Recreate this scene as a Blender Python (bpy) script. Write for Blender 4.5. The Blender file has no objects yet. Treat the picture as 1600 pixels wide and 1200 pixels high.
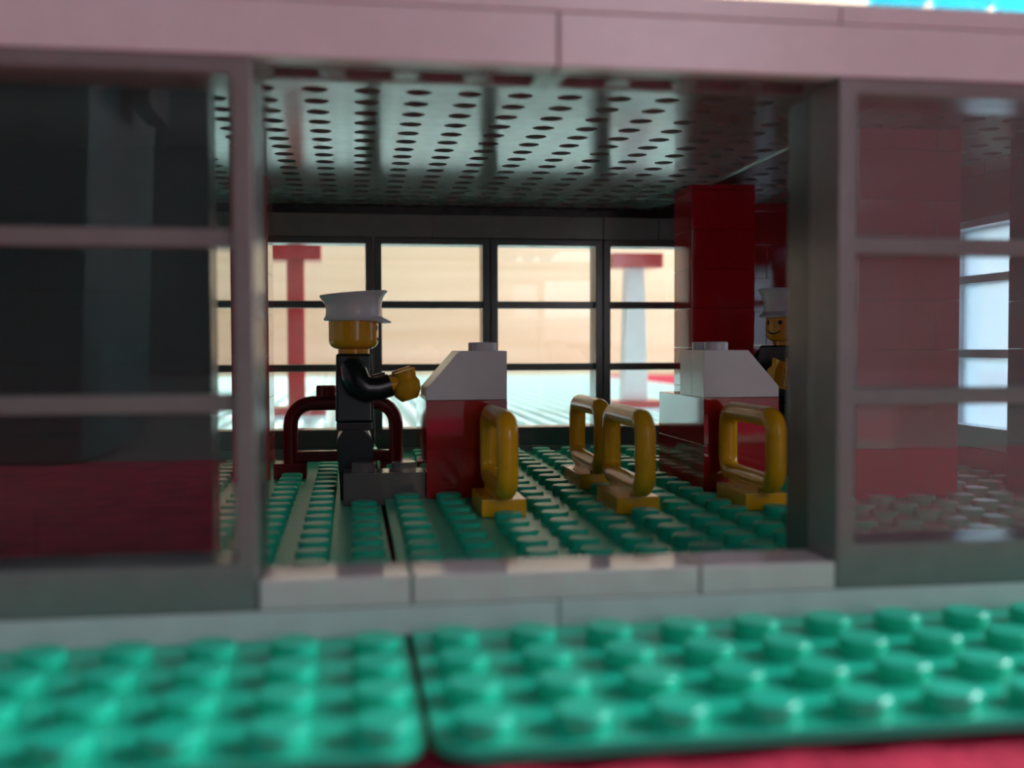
import bpy, bmesh, math, random
from mathutils import Vector, Matrix
random.seed(4)
S = bpy.context.scene
COL = S.collection

# ------------------------------------------------------------------ camera
# 1 unit = 1 cm of the toy.  X along the front wall, Y into the building, Z up.
CX, CY, CZ, YAW, PIT, ROL, FPX = .9846, -11.3974, 3.0822, .1483, -.0348, -.0028, 1675.5
f = Vector((math.sin(YAW)*math.cos(PIT), math.cos(YAW)*math.cos(PIT), math.sin(PIT)))
r = Vector((math.cos(YAW), -math.sin(YAW), 0)); u = r.cross(f)
r2 = r*math.cos(ROL)+u*math.sin(ROL); u2 = -r*math.sin(ROL)+u*math.cos(ROL)
cd = bpy.data.cameras.new('camera'); cam = bpy.data.objects.new('camera', cd); COL.objects.link(cam)
cam.matrix_world = Matrix(((r2.x, u2.x, -f.x, CX), (r2.y, u2.y, -f.y, CY), (r2.z, u2.z, -f.z, CZ), (0, 0, 0, 1)))
cd.sensor_width = 36; cd.lens = FPX/1600*36; cd.clip_start = .1; cd.clip_end = 3000
cd.dof.use_dof = True; cd.dof.focus_distance = 23.5
cd.dof.aperture_fstop = cd.lens*1e-3/(2*.098)
S.camera = cam

# ------------------------------------------------------------------ world, light, exposure
w = bpy.data.worlds.new('room_ambient'); S.world = w; w.use_nodes = True
bg = w.node_tree.nodes['Background']; bg.inputs[0].default_value = (.84, .83, 1.0, 1); bg.inputs[1].default_value = .21
WINDOW_RADIANCE = 31.0      # daylight of the tall window in the right room wall
FRONT_RADIANCE = 3.3       # fill light of the window added behind the viewer
S.view_settings.view_transform = 'Standard'; S.view_settings.look = 'None'
S.view_settings.gamma = 1; S.view_settings.exposure = 0; S.view_settings.use_curve_mapping = False

# ------------------------------------------------------------------ materials
def mat(name, col, rough=.25, spec=.5, var=.06, scale=3., bump=0., bscale=40., sub=0.):
    m = bpy.data.materials.new(name); m.use_nodes = True
    nt = m.node_tree; b = nt.nodes['Principled BSDF']
    b.inputs['Roughness'].default_value = rough; b.inputs['Specular IOR Level'].default_value = spec
    tc = nt.nodes.new('ShaderNodeTexCoord'); no = nt.nodes.new('ShaderNodeTexNoise')
    no.inputs['Scale'].default_value = scale; no.inputs['Detail'].default_value = 3
    nt.links.new(tc.outputs['Object'], no.inputs['Vector'])
    cr = nt.nodes.new('ShaderNodeValToRGB')
    cr.color_ramp.elements[0].position = .3; cr.color_ramp.elements[1].position = .7
    cr.color_ramp.elements[0].color = (*[c*(1-var) for c in col], 1)
    cr.color_ramp.elements[1].color = (*[min(1, c*(1+var)) for c in col], 1)
    nt.links.new(no.outputs['Fac'], cr.inputs['Fac']); nt.links.new(cr.outputs['Color'], b.inputs['Base Color'])
    if bump:
        n2 = nt.nodes.new('ShaderNodeTexNoise'); n2.inputs['Scale'].default_value = bscale
        nt.links.new(tc.outputs['Object'], n2.inputs['Vector'])
        bp = nt.nodes.new('ShaderNodeBump'); bp.inputs['Strength'].default_value = bump; bp.inputs['Distance'].default_value = .05
        nt.links.new(n2.outputs['Fac'], bp.inputs['Height']); nt.links.new(bp.outputs['Normal'], b.inputs['Normal'])
    if sub:
        b.inputs['Subsurface Weight'].default_value = sub; b.inputs['Subsurface Radius'].default_value = (.4, .2, .1)
    return m
def glass(name, tint, ior=1.5, rough=.0, body=None, bodyfac=0.):
    m = bpy.data.materials.new(name); m.use_nodes = True; nt = m.node_tree; nt.nodes.clear()
    o = nt.nodes.new('ShaderNodeOutputMaterial'); mx = nt.nodes.new('ShaderNodeMixShader')
    tr = nt.nodes.new('ShaderNodeBsdfTransparent'); tr.inputs[0].default_value = (*tint, 1)
    gl = nt.nodes.new('ShaderNodeBsdfGlossy'); gl.inputs['Roughness'].default_value = rough
    fr = nt.nodes.new('ShaderNodeFresnel')
    ge = nt.nodes.new('ShaderNodeNewGeometry'); mr = nt.nodes.new('ShaderNodeMapRange')   # same reflection on both faces of a thin pane
    mr.inputs['To Min'].default_value = ior; mr.inputs['To Max'].default_value = 1/ior
    nt.links.new(ge.outputs['Backfacing'], mr.inputs['Value']); nt.links.new(mr.outputs[0], fr.inputs[0])
    base = tr
    if body:
        d0 = nt.nodes.new('ShaderNodeBsdfDiffuse'); d0.inputs[0].default_value = (*body, 1)
        d1 = nt.nodes.new('ShaderNodeBsdfTranslucent'); d1.inputs[0].default_value = (*body, 1)
        d = nt.nodes.new('ShaderNodeMixShader'); nt.links.new(d0.outputs[0], d.inputs[1]); nt.links.new(d1.outputs[0], d.inputs[2])
        m2 = nt.nodes.new('ShaderNodeMixShader'); m2.inputs[0].default_value = bodyfac
        nt.links.new(tr.outputs[0], m2.inputs[1]); nt.links.new(d.outputs[0], m2.inputs[2]); base = m2
    nt.links.new(fr.outputs[0], mx.inputs[0]); nt.links.new(base.outputs[0], mx.inputs[1]); nt.links.new(gl.outputs[0], mx.inputs[2])
    nt.links.new(mx.outputs[0], o.inputs[0]); return m
def emit(name, col, st):
    m = bpy.data.materials.new(name); m.use_nodes = True; nt = m.node_tree; nt.nodes.clear()
    o = nt.nodes.new('ShaderNodeOutputMaterial'); e = nt.nodes.new('ShaderNodeEmission')
    e.inputs[0].default_value = (*col, 1); e.inputs[1].default_value = st; nt.links.new(e.outputs[0], o.inputs[0]); return m
GREEN = mat('green_plastic', (.016, .54, .35), .36)
GREEN_LIT = mat('overexposed_green_plastic', (.72, .93, .91), .3)  # green plates paled, the daylight overexposure put into their colour
WHITE = mat('white_plastic', (.76, .73, .77), .22, var=.03)
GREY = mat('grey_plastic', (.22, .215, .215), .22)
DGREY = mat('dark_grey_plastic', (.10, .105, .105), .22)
ROOF = mat('roof_grey_plastic', (.26, .27, .27), .14, spec=.8, var=.08)
RED = mat('red_plastic', (.45, .006, .012), .06, spec=.8)
TILE = mat('white_tile_plastic', (.80, .68, .70), .08, var=.03)
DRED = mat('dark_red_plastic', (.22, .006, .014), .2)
YELLOW = mat('yellow_plastic', (.92, .45, .008), .2)
FLESH = mat('yellow_skin_plastic', (.80, .38, .015), .2)
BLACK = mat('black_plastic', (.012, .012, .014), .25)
PRINT = mat('black_print', (.01, .01, .01), .4)
CARPET = mat('red_carpet', (.52, .03, .07), .95, .1, var=.35, scale=1.6, bump=1., bscale=9)
TEAL = mat('dark_teal_plastic', (.012, .045, .05), .35, var=.4, scale=.2)
FLOOR = mat('grey_floor', (.20, .23, .23), .5, .3, var=.2, scale=.05)
PAINT = mat('room_wall_paint', (.55, .5, .5), .8, .2)
PANE = glass('haze_body_pane', (.96, .98, .97), body=(.8, .8, .82), bodyfac=.05)  # slight diffuse body imitates backlight haze and flare on the rear panes
CLEAN = glass('clean_clear_pane', (.95, .97, .96), body=(.8, .8, .82), bodyfac=.012)
GLARE = glass('glare_pane', (.8, .9, 1.0), body=(.82, .92, 1.0), bodyfac=.6)  # translucent body makes the side pane glow like bright daylight beyond it
HAZY = glass('hazy_clear_pane', (.95, .96, .96), body=(.82, .74, .80), bodyfac=.16)  # pinkish body stands in for haze reflected from the room
CLEAR = glass('smoky_clear_plastic', (.75, .73, .73), body=(.40, .34, .35), bodyfac=.55, rough=.1)
BLUE = glass('transparent_blue_plastic', (.25, .85, 1.0), rough=.05, body=(.12, .75, 1.0), bodyfac=.35)
DAY = emit('daylight', (.82, .95, 1.0), WINDOW_RADIANCE)
FILL = emit('front_fill', (1.0, .90, .98), FRONT_RADIANCE)
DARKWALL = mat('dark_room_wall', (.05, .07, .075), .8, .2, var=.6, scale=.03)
def pine():
    m = bpy.data.materials.new('pine_wood'); m.use_nodes = True; nt = m.node_tree; b = nt.nodes['Principled BSDF']
    tc = nt.nodes.new('ShaderNodeTexCoord'); mp = nt.nodes.new('ShaderNodeMapping'); mp.inputs['Scale'].default_value = (.02, .02, .5)
    no = nt.nodes.new('ShaderNodeTexNoise'); no.inputs['Scale'].default_value = 1.2; no.inputs['Detail'].default_value = 5; no.inputs['Distortion'].default_value = .6
    cr = nt.nodes.new('ShaderNodeValToRGB')
    cr.color_ramp.elements[0].position = .3; cr.color_ramp.elements[0].color = (.62, .46, .28, 1)
    cr.color_ramp.elements[1].position = .7; cr.color_ramp.elements[1].color = (.74, .60, .42, 1)
    nt.links.new(tc.outputs['Object'], mp.inputs[0]); nt.links.new(mp.outputs[0], no.inputs['Vector'])
    nt.links.new(no.outputs['Fac'], cr.inputs[0]); nt.links.new(cr.outputs[0], b.inputs['Base Color'])
    b.inputs['Roughness'].default_value = .5; return m
PINE = pine()

# ------------------------------------------------------------------ helpers
def smooth(bm, ang=40):
    for fc in bm.faces: fc.smooth = True
    a = math.radians(ang)
    for e in bm.edges:
        e.smooth = len(e.link_faces) == 2 and e.calc_face_angle(0) < a
def link(name, bm, m, parent=None, loc=None, sm=True):
    bmesh.ops.recalc_face_normals(bm, faces=bm.faces[:]); bm.normal_update()
    if sm: smooth(bm)
    me = bpy.data.meshes.new(name); bm.to_mesh(me); bm.free(); me.materials.append(m)
    o = bpy.data.objects.new(name, me); COL.objects.link(o)
    if sm and len(me.polygons) < 4000:
        md = o.modifiers.new('even_normals', 'WEIGHTED_NORMAL'); md.keep_sharp = True; md.weight = 80
    if parent: o.parent = parent
    if loc: o.location = loc
    return o
def inst(src, loc, parent=None, rz=0):
    o = src.copy(); COL.objects.link(o); o.location = loc; o.parent = parent; o.rotation_euler.z = rz; return o
def thing(name, label, cat, loc=(0, 0, 0), rz=0, group=None):
    o = bpy.data.objects.new(name, None); COL.objects.link(o); o.empty_display_size = .5
    o.location = loc; o.rotation_euler.z = rz; o['label'] = label; o['category'] = cat
    if group: o['group'] = group
    return o
def tag(o, label, cat, group=None):
    o['label'] = label; o['category'] = cat
    if group: o['group'] = group
    return o
def struct(o, label, cat):
    o['kind'] = 'structure'; o['label'] = label; o['category'] = cat; return o
def box(bm, x0, x1, y0, y1, z0, z1, bev=0.):
    v = [bm.verts.new(p) for p in ((x0, y0, z0), (x1, y0, z0), (x1, y1, z0), (x0, y1, z0), (x0, y0, z1), (x1, y0, z1), (x1, y1, z1), (x0, y1, z1))]
    fs = [bm.faces.new([v[i] for i in q]) for q in ((0, 3, 2, 1), (4, 5, 6, 7), (0, 1, 5, 4), (1, 2, 6, 5), (2, 3, 7, 6), (3, 0, 4, 7))]
    if bev:
        es = list({e for fc in fs for e in fc.edges})
        bmesh.ops.bevel(bm, geom=es, offset=bev, segments=2, affect='EDGES', profile=.6)
def bxo(name, d, m, parent=None, bev=.02):
    bm = bmesh.new(); box(bm, *d, bev=bev); return link(name, bm, m, parent)
def prism(bm, prof, axis, a0, a1, bev=0.):
    """prof: 2-D outline; axis 'y': (x,z) swept along y, 'x': (y,z), 'z': (x,y)"""
    def P(p, a):
        return {'y': (p[0], a, p[1]), 'x': (a, p[0], p[1]), 'z': (p[0], p[1], a)}[axis]
    A = [bm.verts.new(P(p, a0)) for p in prof]; B = [bm.verts.new(P(p, a1)) for p in prof]
    n = len(prof); fs = [bm.faces.new(A), bm.faces.new(B[::-1])]
    for i in range(n): fs.append(bm.faces.new((A[i], B[i], B[(i+1) % n], A[(i+1) % n])))
    if bev:
        es = [e for e in {e for fc in fs[:2] for e in fc.edges}]
        bmesh.ops.bevel(bm, geom=es, offset=bev, segments=2, affect='EDGES', profile=.6)
def lathe(bm, prof, n=24, c=(0, 0, 0), sx=None):
    """prof: (radius, z); sx(radius, z, angle) -> point offset hook"""
    R = []
    for (rad, z) in prof:
        ring = []
        for i in range(n):
            a = 2*math.pi*i/n
            x, y, zz = rad*math.cos(a), rad*math.sin(a), z
            if sx: x, y, zz = sx(x, y, zz, a)
            ring.append(bm.verts.new((c[0]+x, c[1]+y, c[2]+zz)))
        R.append(ring)
    for A, B in zip(R, R[1:]):
        for i in range(n): bm.faces.new((A[i], A[(i+1) % n], B[(i+1) % n], B[i]))
    bm.faces.new(R[0][::-1]); bm.faces.new(R[-1])
def tube(bm, path, rad, n=12, closed=False):
    """round bar along a list of Vectors"""
    path = [Vector(p) for p in path]; N = len(path); rings = []; up = None
    for i, p in enumerate(path):
        if closed: t = (path[(i+1) % N]-path[i-1]).normalized()
        else: t = (path[min(i+1, N-1)]-path[max(i-1, 0)]).normalized()
        if up is None:
            up = Vector((0, 0, 1)) if abs(t.z) < .9 else Vector((1, 0, 0))
        b = t.cross(up).normalized(); up = b.cross(t).normalized()
        rr = rad[i] if isinstance(rad, (list, tuple)) else rad
        rings.append([bm.verts.new(p+(b*math.cos(2*math.pi*k/n)+up*math.sin(2*math.pi*k/n))*rr) for k in range(n)])
    for i in range(N if closed else N-1):
        A, B = rings[i], rings[(i+1) % N]
        for k in range(n): bm.faces.new((A[k], A[(k+1) % n], B[(k+1) % n], B[k]))
    if not closed: bm.faces.new(rings[0][::-1]); bm.faces.new(rings[-1])
def stud_mesh(bm, x, y, z, n=20, rad=.24, h=.17, bev=.02):
    a = [(rad*math.cos(2*math.pi*i/n), rad*math.sin(2*math.pi*i/n)) for i in range(n)]
    L = [[bm.verts.new((x+p*s, y+q*s, z+zz)) for p, q in a] for s, zz in ((1, 0), (1, h-bev), (1-bev/rad, h))]
    for A, B in zip(L, L[1:]):
        for i in range(n): bm.faces.new((A[i], A[(i+1) % n], B[(i+1) % n], B[i]))
    bm.faces.new(L[-1])
_b = bmesh.new(); stud_mesh(_b, 0, 0, 0); STUD = {}
_proto = link('stud_source', _b, GREEN); _pm = _proto.data; bpy.data.objects.remove(_proto)
def stud_obj(parent, loc, m):
    if m.name not in STUD:
        me = _pm.copy(); me.materials.clear(); me.materials.append(m); STUD[m.name] = me
    o = bpy.data.objects.new('stud', STUD[m.name]); COL.objects.link(o); o.parent = parent; o.location = loc; return o

P = .8; BH = .96
# ------------------------------------------------------------------ the room around the toy
bm = bmesh.new()
n = 150
x0, x1, y0, y1 = -30, 40, -14, 24
V = [[bm.verts.new((x0+(x1-x0)*i/n, y0+(y1-y0)*j/n, -.17+random.uniform(-.06, .06))) for i in range(n+1)] for j in range(n+1)]
for j in range(n):
    for i in range(n): bm.faces.new((V[j][i], V[j][i+1], V[j+1][i+1], V[j+1][i]))
for q in ((-70, -30, -20, 111), (40, 90, -20, 111), (-30, 40, -20, -14), (-30, 40, 24, 111)):
    bm.faces.new([bm.verts.new(p) for p in ((q[0], q[2], -.2), (q[1], q[2], -.2), (q[1], q[3], -.2), (q[0], q[3], -.2))])
tag(link('red_rug', bm, CARPET), 'red fluffy rug under and around the toy building', 'rug')
struct(bxo('floor', (-150, 156, -136, 115, -1.6, -.5), FLOOR, bev=0), 'grey room floor beyond the red rug', 'floor')
struct(bxo('wall_back', (-150, 150, 112, 115, -.4, 150), PINE, bev=0), 'pale pine wood wall far behind the toy building', 'wall')
# right room wall with a tall daylight window
wr = bmesh.new()
WX, WY0, WY1, WZ0, WZ1 = 150, -14, 105, 8, 135
for q in ((-150, WY0, -.4, 150), (WY1, 112, -.4, 150), (WY0, WY1, -.4, WZ0), (WY0, WY1, WZ1, 150)):
    box(wr, WX, WX+6, q[0], q[1], q[2], q[3])
struct(link('wall_right', wr, PAINT, sm=False), 'pale painted room wall holding the daylight window', 'wall')
wf = bmesh.new()
for q in ((WY0, WY1, WZ0, WZ0+5), (WY0, WY1, WZ1-5, WZ1), (WY0, WY0+5, WZ0+5, WZ1-5), (WY1-5, WY1, WZ0+5, WZ1-5), (28, 33, WZ0+5, WZ1-5)):
    box(wf, WX-1, WX+4, q[0], q[1], q[2], q[3], .4)
win = struct(link('window_1', wf, WHITE), 'large white framed room window full of daylight', 'window')
for ya, yb in ((WY0+5, 28), (33, WY1-5)):
    bxo('pane', (WX+1, WX+1.4, ya, yb, WZ0+5, WZ1-5), DAY, win, 0)

# wall behind the viewer, with an unseen window added as front fill light
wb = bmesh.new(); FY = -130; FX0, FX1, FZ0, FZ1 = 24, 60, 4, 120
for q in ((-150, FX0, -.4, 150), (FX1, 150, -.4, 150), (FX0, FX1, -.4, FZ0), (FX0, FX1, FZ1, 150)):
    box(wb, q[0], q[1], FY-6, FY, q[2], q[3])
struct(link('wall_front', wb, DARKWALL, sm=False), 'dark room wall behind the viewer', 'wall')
wf = bmesh.new()
for q in ((FX0, FX1, FZ0, FZ0+4), (FX0, FX1, FZ1-4, FZ1), (FX0, FX0+4, FZ0+4, FZ1-4), (FX1-4, FX1, FZ0+4, FZ1-4)):
    box(wf, q[0], q[1], FY-4, FY+1, q[2], q[3], .4)
win = struct(link('fill_window', wf, WHITE), 'unseen white framed window added behind the viewer as front fill light', 'window')
bxo('pane', (FX0+4, FX1-4, FY-1.4, FY-1, FZ0+4, FZ1-4), FILL, win, 0)

# ------------------------------------------------------------------ baseplates
TILT = .0095; YF = -3.34
def zr(y): return TILT*(y-YF)            # the right plate rides up a little on the carpet
def rounded(xa, xb, ya, yb, rad=.35, k=5):
    out = []
    for cx, cy, a0 in ((xb-rad, ya+rad, -90), (xb-rad, yb-rad, 0), (xa+rad, yb-rad, 90), (xa+rad, ya+rad, 180)):
        for i in range(k+1):
            a = math.radians(a0+90*i/k); out.append((cx+rad*math.cos(a), cy+rad*math.sin(a)))
    return out
def plate(name, xa, xb, ya, yb, label, m, cols, rows, near, skip, tilt=0):
    t = thing(name, label, 'baseplate', (0, ya, 0)); t.rotation_euler.x = math.atan(tilt)
    bm = bmesh.new(); prism(bm, rounded(xa, xb, 0, yb-ya), 'z', -.10, 0, .03)
    link('plate', bm, m, t)
    rest = bmesh.new(); cnt = 0; rc = 0
    for x in cols:
        for y in rows:
            if skip(x, y): continue
            if near(x, y) and cnt < 300: stud_obj(t, (x, y-ya, 0), m); cnt += 1
            else: stud_mesh(rest, x, y-ya, 0, 12); rc += 1
    if rc:
        o = link('studs', rest, m, t); o['kind'] = 'stuff'
    else: rest.free()
    print(name, cnt, rc); return t
rows = [-3.02+.8*i for i in range(32)]
def occupied(x, y):
    for a, b, c, d in ((-30, 30, -.2, 1.0), (-30, 30, 17.9, 19.1), (2.4, 4.0, 9.4, 12.6), (8.0, 9.6, 9.4, 12.6), (3.2, 4.0, 7.0, 8.6), (5.6, 6.4, 7.0, 8.6), (5.6, 6.4, 10.2, 11.8),
                       (8.0, 8.8, 7.0, 8.6), (.8, 2.4, 9.5, 10.3), (.6, 1.6, 10.3, 11.9), (-.82, -.1, 14.1, 14.9), (1.65, 2.38, 14.1, 14.9), (-1.7, -.9, 13.9, 15.5), (9.2, 10.8, 13.9, 15.5),
                       (10.6, 12.7, 8, 8.8), (13.7, 16, 8, 8.8), (15.2, 16, 0, 19), (-6, -.9, 3.6, 4.4), (10.2, 11.9, 11.4, 13.0)):
        if a-.05 < x < b+.05 and c-.15 < y < d+.15: return True
    return False
plate('green_baseplate', -24.1, 1.53, YF, YF+25.6, 'green studded baseplate on the left, under the standing figure in profile', GREEN,
      [1.2-.8*i for i in range(14)], rows, lambda x, y: x > -3.3, occupied)
plate('green_baseplate', 1.60, 27.2, YF, YF+25.6, 'green studded baseplate on the right, under both red and white counters', GREEN,
      [2.0+.8*i for i in range(20)], rows, lambda x, y: x < 9.5+.14*max(0, y-3) and y < 18 and not (y > 1 and x > 12), occupied, TILT)
for j, lb in enumerate(('nearer green baseplate in the yard, painted pale as if overexposed, carrying the red post', 'farther green baseplate in the yard, painted pale as if overexposed, reaching toward the pine wall')):
    xa = -12.8; ya = 22.4+38.5*j
    t = thing('overexposed_baseplate', lb, 'baseplate', (xa, ya, 0), 0, 'yard baseplates')
    b = bmesh.new(); prism(b, rounded(0, 38.4, 0, 38.4), 'z', -.10, 0, .03); link('plate', b, GREEN_LIT, t)
    b = bmesh.new()
    for a in range(48):
        for c in range(48): stud_mesh(b, .4+.8*a, .4+.8*c, 0, 10)
    o = link('studs', b, GREEN_LIT, t); o['kind'] = 'stuff'

# ------------------------------------------------------------------ bricks and walls
def brick_wall(t, x0, x1, y0, y1, z0, z1, m, course=BH, length=3.2, axis='x', bond=True):
    """running bond of bevelled bricks, children of t"""
    z = z0; c = 0
    while z < z1-.05:
        zt = min(z+course, z1); a0, a1 = (x0, x1) if axis == 'x' else (y0, y1)
        a = a0; first = length if c % 2 == 0 or not bond else length/2
        while a < a1-.05:
            b = min(a+first, a1); first = length
            if axis == 'x': bxo('brick', (a+.004, b-.004, y0, y1, z+.002, zt-.002), m, t, .012)
            else: bxo('brick', (x0, x1, a+.004, b-.004, z+.002, zt-.002), m, t, .012)
            a = b
        z = zt; c += 1
# front wall: white base plates, sill tiles, hollow white lintel
t = thing('white_wall_base', 'long low white strip of plates along the foot of the front wall', 'wall base')
for a in (-6.4, 0-3.2, 3.2, 9.6):
    L = {-6.4: 3.2, -3.2: 6.4, 3.2: 6.4, 9.6: 6.4}[a]
    bxo('plate', (a+.008, a+L-.008, 0, .8, .0, .32), WHITE, t, .02)
t = thing('white_door_sill', 'smooth white tiles forming the threshold of the wide front opening', 'sill')
for a, b in ((0, 1.6), (1.6, 4.8), (4.8, 6.4)):
    bxo('tile', (a+.012, b-.012, .0, .8, .325, .64), TILE, t, .03)
t = thing('white_lintel', 'white brick band across the top of the front wall', 'lintel')
def hollow(name, x0, x1, y0, y1, z0, z1, m, par):
    b = bmesh.new(); th = .15
    box(b, x0, x1, y0, y0+th, z0, z1, .02); box(b, x0, x1, y1-th, y1, z0, z1, .02)
    box(b, x0, x0+th, y0+th, y1-th, z0, z1); box(b, x1-th, x1, y0+th, y1-th, z0, z1)
    box(b, x0+th, x1-th, y0+th, y1-th, z1-.12, z1)
    nx = round((x1-x0)/.8)
    for i in range(1, nx):
        lathe(b, ((.16, z0), (.16, z1-.12)), 12, (x0+.8*i, (y0+y1)/2, 0))
    return link(name, b, m, par)
for a, b in ((-6.4, -3.2), (-3.2, 3.2), (3.2, 9.6), (9.6, 16)):
    bxo('brick', (a+.008, b-.008, 0, .24, 6.085, 6.665), WHITE, t, .03)
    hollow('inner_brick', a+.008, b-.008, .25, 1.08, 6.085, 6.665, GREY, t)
for a, b in ((-6.4, 0), (0, 6.4), (6.4, 12.8), (12.8, 16)):
    bxo('plate', (a+.006, b-.006, 0, .8, 6.67, 6.90), WHITE, t, .03)

# ------------------------------------------------------------------ toy windows, 4 studs wide with three panes
def frame_mesh(W, D, H, side, top, bot):
    b = bmesh.new()
    outer = [(0, 0), (W, 0), (W, H), (0, H)]; inner = [(side, bot), (W-side, bot), (W-side, H-top), (side, H-top)]
    vs = {}
    for nm, ring, y in (('of', outer, 0), ('if', inner, 0), ('ob', outer, D), ('ib', inner, D)):
        vs[nm] = [b.verts.new((p[0], y, p[1])) for p in ring]
    for i in range(4):
        j = (i+1) % 4
        b.faces.new((vs['of'][i], vs['of'][j], vs['if'][j], vs['if'][i])); b.faces.new((vs['ob'][j], vs['ob'][i], vs['ib'][i], vs['ib'][j]))
        b.faces.new((vs['of'][j], vs['of'][i], vs['ob'][i], vs['ob'][j])); b.faces.new((vs['if'][i], vs['if'][j], vs['ib'][j], vs['ib'][i]))
    bmesh.ops.recalc_face_normals(b, faces=b.faces[:])
    bmesh.ops.bevel(b, geom=b.edges[:], offset=.03, segments=2, affect='EDGES', profile=.6)
    return b
ZB = (.53, 2.10, 3.83)   # pane bottoms above the window's foot
def toy_window(name, label, loc, m, rz=0, flip=False, liner=0, W=3.2, H=5.755, D=.8, group=None, pane=None):
    t = thing(name, label, 'window', loc, rz, group)
    link('frame', frame_mesh(W-.01, D, H, .21, .18, .5), m, t)
    yb = D*.5
    for z in (2.17, 3.91):
        bxo('glazing_bar', (.19, W-.2, yb-.18, yb+.18, z-.10, z+.10), m, t, .03)
    for a, b in ((.5, 2.07), (2.27, 3.81), (4.01, H-.18)):
        bxo('pane', (.2, W-.21, yb-.03, yb+.03, a, b), pane or PANE, t, 0)
    return t
wl = toy_window('toy_window', 'grey framed three-pane window on the left of the front opening, dark inside', (-3.2, 0, .322), GREY, pane=CLEAN)
wr_ = toy_window('toy_window', 'grey framed three-pane window on the right of the front opening, reddish reflections', (6.4, 0, .322), GREY, pane=HAZY)
# the second, inner leaf of the door jambs
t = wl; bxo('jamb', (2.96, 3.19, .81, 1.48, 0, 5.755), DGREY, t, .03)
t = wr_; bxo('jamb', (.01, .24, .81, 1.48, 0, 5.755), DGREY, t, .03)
YR = 18.1
names = ['grey framed three-pane rear window at the far left, behind the left red pillar', 'dark framed rear window behind the red barrier, a red post beyond it',
         'dark framed rear window just right of the capped figure in profile', 'dark framed rear window seen between the two counters',
         'dark framed rear window beside the right red pillar, a white post beyond it']
for i, lb in enumerate(names):
    toy_window('toy_window', lb, (-4.8+3.2*i, YR, .34), DGREY, H=5.73, group='rear windows of the building')
t = thing('grey_rear_lintel', 'dark grey band of bricks above the rear windows', 'lintel')
for a, b in ((-6.4, -3.2), (-3.2, 3.2), (3.2, 8.0), (8.0, 9.6), (9.6, 11.2)):
    bxo('brick', (a+.006, b-.006, YR, YR+.8, 6.08, 6.70), GREY, t, .02)
    bxo('plate', (a+.006, b-.006, YR+.2, YR+.8, 6.705, 7.25 if a > 9 else 6.95), BLACK, t, .02)  # black filler put in as the shadow gap above the lintel
t = thing('grey_rear_sill', 'dark grey strip of plates under the rear windows', 'sill')
for a, b in ((-6.4, -1.6), (-1.6, 1.55), (1.65, 8.0), (8.0, 11.2)):
    bxo('plate', (a+.006, b-.006, YR, YR+.8, .0, .335), GREY, t, .02)
t = thing('red_rear_wall', 'red brick wall beside the rear windows, behind the half hidden figure', 'wall')
brick_wall(t, 11.2, 16, YR, YR+.8, .22, 7.25, RED)
t = thing('red_partition', 'red brick partition behind the right front window', 'wall'); brick_wall(t, 10.6, 12.7, 8, 8.8, .12, 7.25, RED)
t = thing('black_partition', 'black brick partition behind the left front window', 'wall'); brick_wall(t, -6.4, -.9, 3.6, 4.4, 0, 7.0, BLACK)
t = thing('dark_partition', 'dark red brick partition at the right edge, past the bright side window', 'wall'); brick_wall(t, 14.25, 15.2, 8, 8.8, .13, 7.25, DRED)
# side wall on the right with a white window
sx, sy = 15.2, 9.6
t = thing('red_side_wall', 'red brick end wall on the far right around the white side window', 'wall')
brick_wall(t, sx, sx+.8, .9, sy, .1, 7.25, RED, axis='y'); brick_wall(t, sx, sx+.8, sy+3.2, 18, .2, 7.25, RED, axis='y')
brick_wall(t, sx, sx+.8, sy, sy+3.2, .13, .7, RED, .57, axis='y'); brick_wall(t, sx, sx+.8, sy, sy+3.2, 6.0, 7.25, RED, axis='y')
t = toy_window('toy_window', 'white framed window in the right end wall, glaring with daylight', (sx+.8, sy, .72), WHITE, math.pi/2, H=5.27, pane=GLARE)

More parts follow.
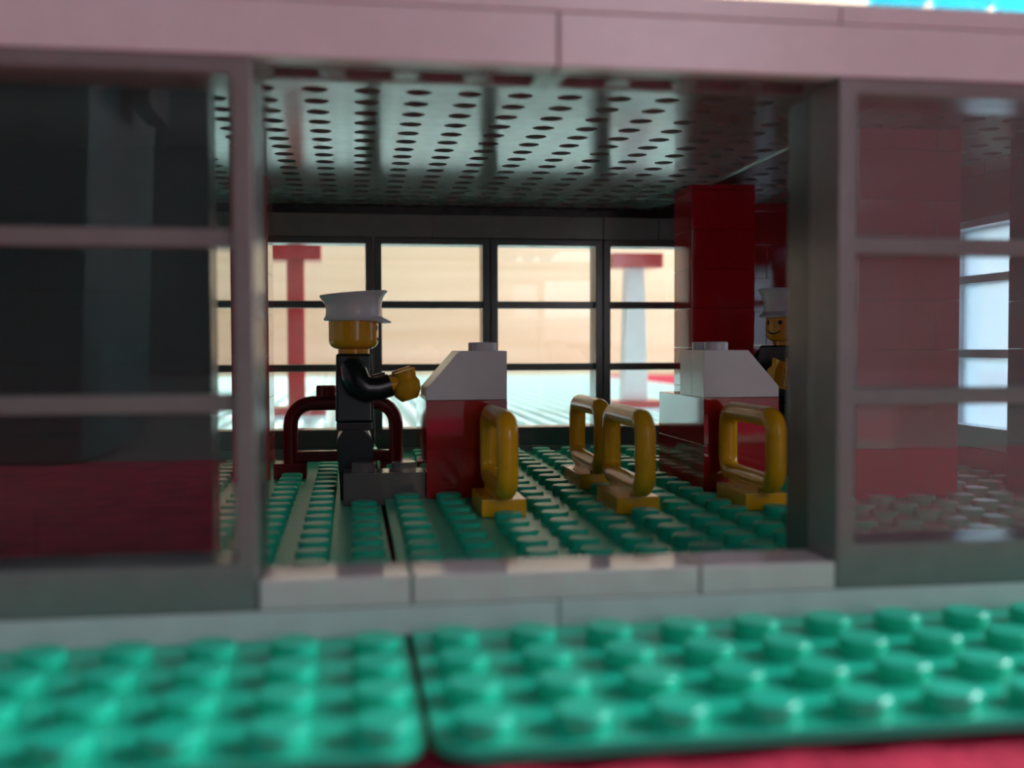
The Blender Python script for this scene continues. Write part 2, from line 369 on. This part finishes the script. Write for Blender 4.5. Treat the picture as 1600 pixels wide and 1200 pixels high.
# ------------------------------------------------------------------ roof plates seen from below: flat with hollow stud recesses
def roof(name, label, xa, xb, ya, yb, z, ox, oy, m, rad=.2, n=14, depth=.14):
    b = bmesh.new()
    xs = []; x = ox
    while x-.4 > xa: x -= .8
    while x+.4 <= xb+1e-6:
        if x-.4 >= xa-1e-6: xs.append(x)
        x += .8
    ys = []; y = oy
    while y-.4 > ya: y -= .8
    while y+.4 <= yb+1e-6:
        if y-.4 >= ya-1e-6: ys.append(y)
        y += .8
    for x in xs:
        for y in ys:
            sq = [];
            ring = []; cap = []
            for i in range(n*2):
                a = 2*math.pi*i/(n*2)+math.pi/4
                ring.append((x+rad*math.cos(a), y+rad*math.sin(a)))
            corners = [(x+.4, y+.4), (x-.4, y+.4), (x-.4, y-.4), (x+.4, y-.4)]
            cv = [b.verts.new((*c, z)) for c in corners]
            rv = [b.verts.new((*c, z)) for c in ring]; tv = [b.verts.new((*c, z+depth)) for c in ring]
            q = len(ring)//4
            for s in range(4):
                for i in range(q):
                    b.faces.new((cv[s], rv[s*q+i], rv[(s*q+i+1) % len(ring)]))
                b.faces.new((cv[s], rv[((s+1)*q) % len(ring)], cv[(s+1) % 4]))
            for i in range(len(ring)):
                j = (i+1) % len(ring); b.faces.new((rv[i], tv[i], tv[j], rv[j]))
            b.faces.new(tv)
    X0, X1, Y0, Y1 = xs[0]-.4, xs[-1]+.4, ys[0]-.4, ys[-1]+.4
    bmesh.ops.remove_doubles(b, verts=b.verts[:], dist=1e-4)
    # upper skin and rim
    T = [b.verts.new(p) for p in ((X0, Y0, z+.2), (X1, Y0, z+.2), (X1, Y1, z+.2), (X0, Y1, z+.2))]; b.faces.new(T)
    B = [b.verts.new(p) for p in ((X0, Y0, z), (X1, Y0, z), (X1, Y1, z), (X0, Y1, z))]
    for i in range(4): b.faces.new((B[i], B[(i+1) % 4], T[(i+1) % 4], T[i]))
    for v in b.verts: v.co.z -= .0006*max(0, v.co.y-6)**2      # the thin plate sags a little towards the back
    me = bpy.data.meshes.new(name)
    for fc in b.faces: fc.smooth = False
    bmesh.ops.recalc_face_normals(b, faces=b.faces[:]); b.to_mesh(me); b.free(); me.materials.append(m)
    o = bpy.data.objects.new(name, me); COL.objects.link(o); tag(o, label, 'roof plate'); return o
roof('roof_plate', 'grey roof baseplate with rows of round hollows overhead, mirroring the rear windows', -8, 9.75, 1.5, 19, 7.045, .455, 6.30, ROOF)
roof('roof_plate', 'grey roof baseplate at the right, beyond the gap above the right red pillar', 9.6, 16.1, 1.5, 19, 7.26, 10.0, 6.30, ROOF)

# ------------------------------------------------------------------ pillars
t = thing('red_pillar', 'slim red brick pillar at the left edge of the opening', 'pillar'); brick_wall(t, -1.75, -.9, 13.9, 15.5, 0, 7.03, RED, length=1.6, bond=False)
t = thing('red_pillar', 'tall glossy red brick pillar behind the right counter', 'pillar', (9.2, 13.9, 0), math.radians(-1.8)); brick_wall(t, 0, 1.6, 0, 1.6, .17, 7.03, RED, length=1.6, bond=False)

# ------------------------------------------------------------------ counters
def counter(x0, x1, y0, flip, label):
    z = zr(y0)
    t = thing('ticket_counter', label, 'counter', (0, 0, z), 0, 'ticket counters')
    for k in range(2): bxo('brick', (x0+.006, x1-.006, y0, y0+3.19, k*BH+.002, (k+1)*BH-.002), RED, t, .010)
    for j in range(2):
        b = bmesh.new(); W = x1-x0; zz = 2*BH
        pr = [(0.006, 0.004), (W-.006, .004), (W-.006, BH), (.66, BH), (.006, .22)]
        if flip: pr = [(W-p[0], p[1]) for p in pr][::-1]
        prism(b, [(x0+p[0], zz+p[1]) for p in pr], 'y', y0+.8*j+.003, y0+.8*j+.797, .015)
        s = link('slope_brick', b, WHITE, t)
        stud_obj(s, (x0+.4 if flip else x1-.4, y0+.4+.8*j, zz+BH), WHITE)
    return t
counter(2.4, 4.0, 9.4, False, 'red counter with white sloped top facing the capped figure in profile')
counter(8.0, 9.6, 9.4, True, 'red counter with white sloped top in front of the right red pillar')

# ------------------------------------------------------------------ barriers
def loop(w, h, rad, k=6):
    out = []
    for cx, cz, a0 in ((w/2-rad, rad, -90), (w/2-rad, h-rad, 0), (-w/2+rad, h-rad, 90), (-w/2+rad, rad, 180)):
        for i in range(k+1):
            a = math.radians(a0+90*i/k); out.append((cx+rad*math.cos(a), cz+rad*math.sin(a)))
    return out
def yellow(x, y, label):
    t = thing('yellow_barrier', label, 'barrier', (x, y, zr(y)), 0, 'yellow hoop barriers')
    b = bmesh.new(); tube(b, [(0, p[0], .50+p[1]) for p in loop(2.46, 1.20, .30)], .185, 14, True); link('hoop', b, YELLOW, t)
    b = bmesh.new(); box(b, -.395, .395, -.79, .79, 0, .31, .025); box(b, -.16, .16, -.76, .76, .28, .42, .02); link('base', b, YELLOW, t)
    return t
yellow(3.6, 7.85, 'yellow hoop barrier standing in front of the left counter')
yellow(6.0, 7.8, 'nearer of the two yellow hoop barriers lined up between the counters')
yellow(6.0, 11.0, 'farther of the two yellow hoop barriers lined up between the counters')
yellow(8.4, 7.85, 'yellow hoop barrier standing in front of the right counter')
t = thing('red_barrier', 'dark red hoop barrier behind the capped figure in profile', 'barrier', (.78, 14.5, 0))
b = bmesh.new()
path = [(-1.24, 0, .3)]+[(p[0], 0, p[1]) for p in [(-1.24+.5-.5*math.cos(math.radians(a)), 1.25+.5*math.sin(math.radians(a))) for a in range(0, 91, 15)]]
path += [(-q[0], 0, q[2]) for q in path[::-1]]
tube(b, path, .175, 14); link('hoop', b, DRED, t)
bxo('bottom_bar', (-1.24, 1.24, -.12, .12, .36, .62), DRED, t, .05)
for s in (-1, 1): bxo('foot', (s*1.24-.38, s*1.24+.38, -.39, .39, 0, .36), DRED, t, .02)
for s in (-.4, .4): stud_obj(t, (s, 0, 1.90), DRED).scale.z = 1.6

# ------------------------------------------------------------------ clear block in front of the figure
t = thing('clear_block', 'smoky translucent block with studs at the feet of the capped figure', 'block', (.8, 9.5, 0))
bxo('body', (.006, 1.594, 0, .79, 0, .64), CLEAR, t, .02)
for a in (.4, 1.2): stud_obj(t, (a, .4, .64), CLEAR)

# ------------------------------------------------------------------ toy figures
def arc(cx, cz, rad, a0, a1, k):
    return [(cx+rad*math.cos(math.radians(a0+(a1-a0)*i/k)), cz+rad*math.sin(math.radians(a0+(a1-a0)*i/k))) for i in range(k+1)]
def figure(label, loc, rz, headrot=0):
    t = thing('toy_figure', label, 'toy figure', loc, rz, 'toy figures with white caps')
    for s in (-1, 1):
        b = bmesh.new()
        prof = [(-.29, 0), (.46, 0), (.46, .24), (.36, .30)]+arc(0, 1.12, .36, 0, 180, 10)+[(-.30, .3)]
        prism(b, prof, 'y', s*.40-.375, s*.40+.375, .03); link('leg', b, BLACK, t)
    b = bmesh.new(); box(b, -.36, .36, -.78, .78, 1.40, 1.57, .03); prism(b, arc(0, 1.12, .3, 0, 330, 11), 'y', -.05, .05); box(b, -.28, .28, -.05, .05, 1.1, 1.45); link('hips', b, BLACK, t)
    # torso: trapezium seen from the front
    b = bmesh.new(); A = [(-.38, -.78, 1.57), (.38, -.78, 1.57), (.38, .78, 1.57), (-.38, .78, 1.57)]; B = [(-.36, -.58, 2.95), (.36, -.58, 2.95), (.36, .58, 2.95), (-.36, .58, 2.95)]
    va = [b.verts.new(p) for p in A]; vb = [b.verts.new(p) for p in B]
    b.faces.new(va[::-1]); b.faces.new(vb)
    for i in range(4): b.faces.new((va[i], va[(i+1) % 4], vb[(i+1) % 4], vb[i]))
    bmesh.ops.bevel(b, geom=b.edges[:], offset=.06, segments=3, affect='EDGES', profile=.6)
    link('torso', b, BLACK, t)
    for s in (-1, 1):
        b = bmesh.new()
        tube(b, [(-.02, s*.60, 2.74), (-.02, s*.72, 2.66), (.02, s*.82, 2.50), (.10, s*.88, 2.34), (.26, s*.88, 2.24), (.48, s*.86, 2.25), (.72, s*.84, 2.32)],
             [.18, .26, .275, .27, .255, .245, .235], 14)
        arm = link('arm', b, BLACK, t)
        # hand: a wrist peg and an open C-shaped grip
        b = bmesh.new()
        tube(b, [(.64, s*.84, 2.30), (.88, s*.83, 2.36)], .15, 12)
        n = 16; o_, i_ = .30, .165; cx, cy, cz = 1.09, s*.82, 2.33; tl = math.radians(18)
        def pt(rad, a, z):
            x = rad*math.cos(a); y = rad*math.sin(a)
            return (cx+x*math.cos(tl)-z*math.sin(tl)*.5, cy+y, cz+x*math.sin(tl)+z*math.cos(tl))
        ang = [math.radians(50+260*i/n) for i in range(n+1)]
        L = [[b.verts.new(pt(rr, a, z)) for a in ang] for rr, z in ((o_-.10, -.31), (o_+.03, -.16), (o_+.04, .02), (o_-.05, .13), (o_-.04, .31), (i_, .31), (i_, -.28))]
        for q in range(7):
            X, Y = L[q], L[(q+1) % 7]
            for i in range(n): b.faces.new((X[i], X[i+1], Y[i+1], Y[i]))
        b.faces.new([L[q][0] for q in range(7)]); b.faces.new([L[q][n] for q in range(7)][::-1])
        link('hand', b, FLESH, arm)
    b = bmesh.new(); lathe(b, ((.32, 2.94), (.32, 3.08)), 20); link('neck', b, FLESH, t)
    b = bmesh.new(); lathe(b, [(.30, 3.04), (.38, 3.05), (.455, 3.09), (.50, 3.16), (.512, 3.24), (.512, 3.62), (.49, 3.72), (.43, 3.78), (.3, 3.80)], 32); hd = link('head', b, FLESH, t)
    hd.rotation_euler.z = headrot
    for s in (-1, 1):
        b = bmesh.new(); a = s*.36
        lathe(b, ((.052, -.01), (.052, .012)), 14); e = link('eye', b, PRINT, hd)
        e.location = (.508*math.cos(a), .508*math.sin(a), 3.47); e.rotation_euler = (0, math.pi/2, a)
    b = bmesh.new()
    tube(b, [(.515*math.cos(a), .515*math.sin(a), 3.27-.055*math.cos(a/.36*math.pi/2)) for a in [(-.36+.72*i/10) for i in range(11)]], .018, 6); link('mouth', b, PRINT, hd)
    # peaked cap: band, peak in front, crown flaring out to a sloped top
    def shp(x, y, z, a):
        k = max(0, math.cos(a))
        if z > 3.95: z += .055*math.cos(a); x *= 1.0
        if z < 3.70: x += .16*k**3; z -= .05*k**3
        return x, y, z
    b = bmesh.new()
    lathe(b, [(.44, 3.62), (.60, 3.625), (.62, 3.66), (.575, 3.72), (.565, 3.82), (.575, 3.95), (.61, 4.05), (.665, 4.13), (.70, 4.17), (.69, 4.20), (.60, 4.18), (.3, 4.15)], 36, sx=shp)
    cp = link('cap', b, WHITE, t); cp.rotation_euler.z = headrot
    return t
figure('toy figure in black with a white peaked cap, standing in profile at the left counter', (1.03, 11.1, 0), 0)
figure('toy figure with smiling yellow face and white cap, half hidden at the right jamb', (10.98, 12.2, zr(12.2)), math.radians(205))

# ------------------------------------------------------------------ posts in the yard
def post(label, x, y, cap_m, pole_m, w0, w1, cw):
    t = thing('yard_post', label, 'post', (x, y, 0), 0, 'posts in the yard')
    b = bmesh.new(); prism(b, [(-w1/2, .64), (w1/2, .64), (w0/2, 6.6), (-w0/2, 6.6)], 'y', -.4, .4, .03); link('pole', b, pole_m, t)
    bxo('cap', (-cw/2, cw/2, -.8, .8, 6.6, 7.24), cap_m, t, .03)
    bxo('foot', (-1.2, 1.2, -.8, .8, .32, .64), cap_m, t, .02); bxo('base_plate', (-1.2, 1.2, -.8, .8, 0, .32), WHITE, t, .02)
    return t
post('red T-shaped post in the yard, seen through the left rear window', -1.25, 33.5, RED, RED, .7, .7, 2.1)
post('white post with a reddish cap in the yard, beside the right red pillar', 13.65, 36, RED, WHITE, .8, 1.15, 2.3)

# ------------------------------------------------------------------ transparent blue round bricks on the front wall
for i in range(4):
    b = bmesh.new(); lathe(b, ((.25, 0), (.25, .12), (.34, .14), (.35, .2), (.35, .9), (.33, .94), (.25, .95), (.24, 1.1), (.2, 1.12)), 24)
    o = link('round_blue_brick', b, BLUE); o.location = (7.3+.8*i, .4, 6.905)
    tag(o, ('leftmost', 'second from the left', 'third from the left', 'rightmost')[i]+' of the transparent blue round bricks on top of the front wall', 'brick', 'blue round bricks on the front wall')

# ------------------------------------------------------------------ unseen dark box added beside the camera to darken the left front window
t = thing('pane_darkener', 'unseen dark teal box added to darken the left front window', 'box', (-15, -24, -.1))
b = bmesh.new(); prism(b, [(-8.5, 0), (8.5, 0), (9, 12), (-9, 12)], 'y', -5, 5, .3); link('body', b, TEAL, t)
bxo('lid', (-9.4, 9.4, -5.4, 5.4, 12, 13.2), TEAL, t, .3)
for s_ in (-1, 1): bxo('handle', (s_*9.6-.35, s_*9.6+.35, -1.6, 1.6, 10.6, 13.4), BLACK, t, .15)
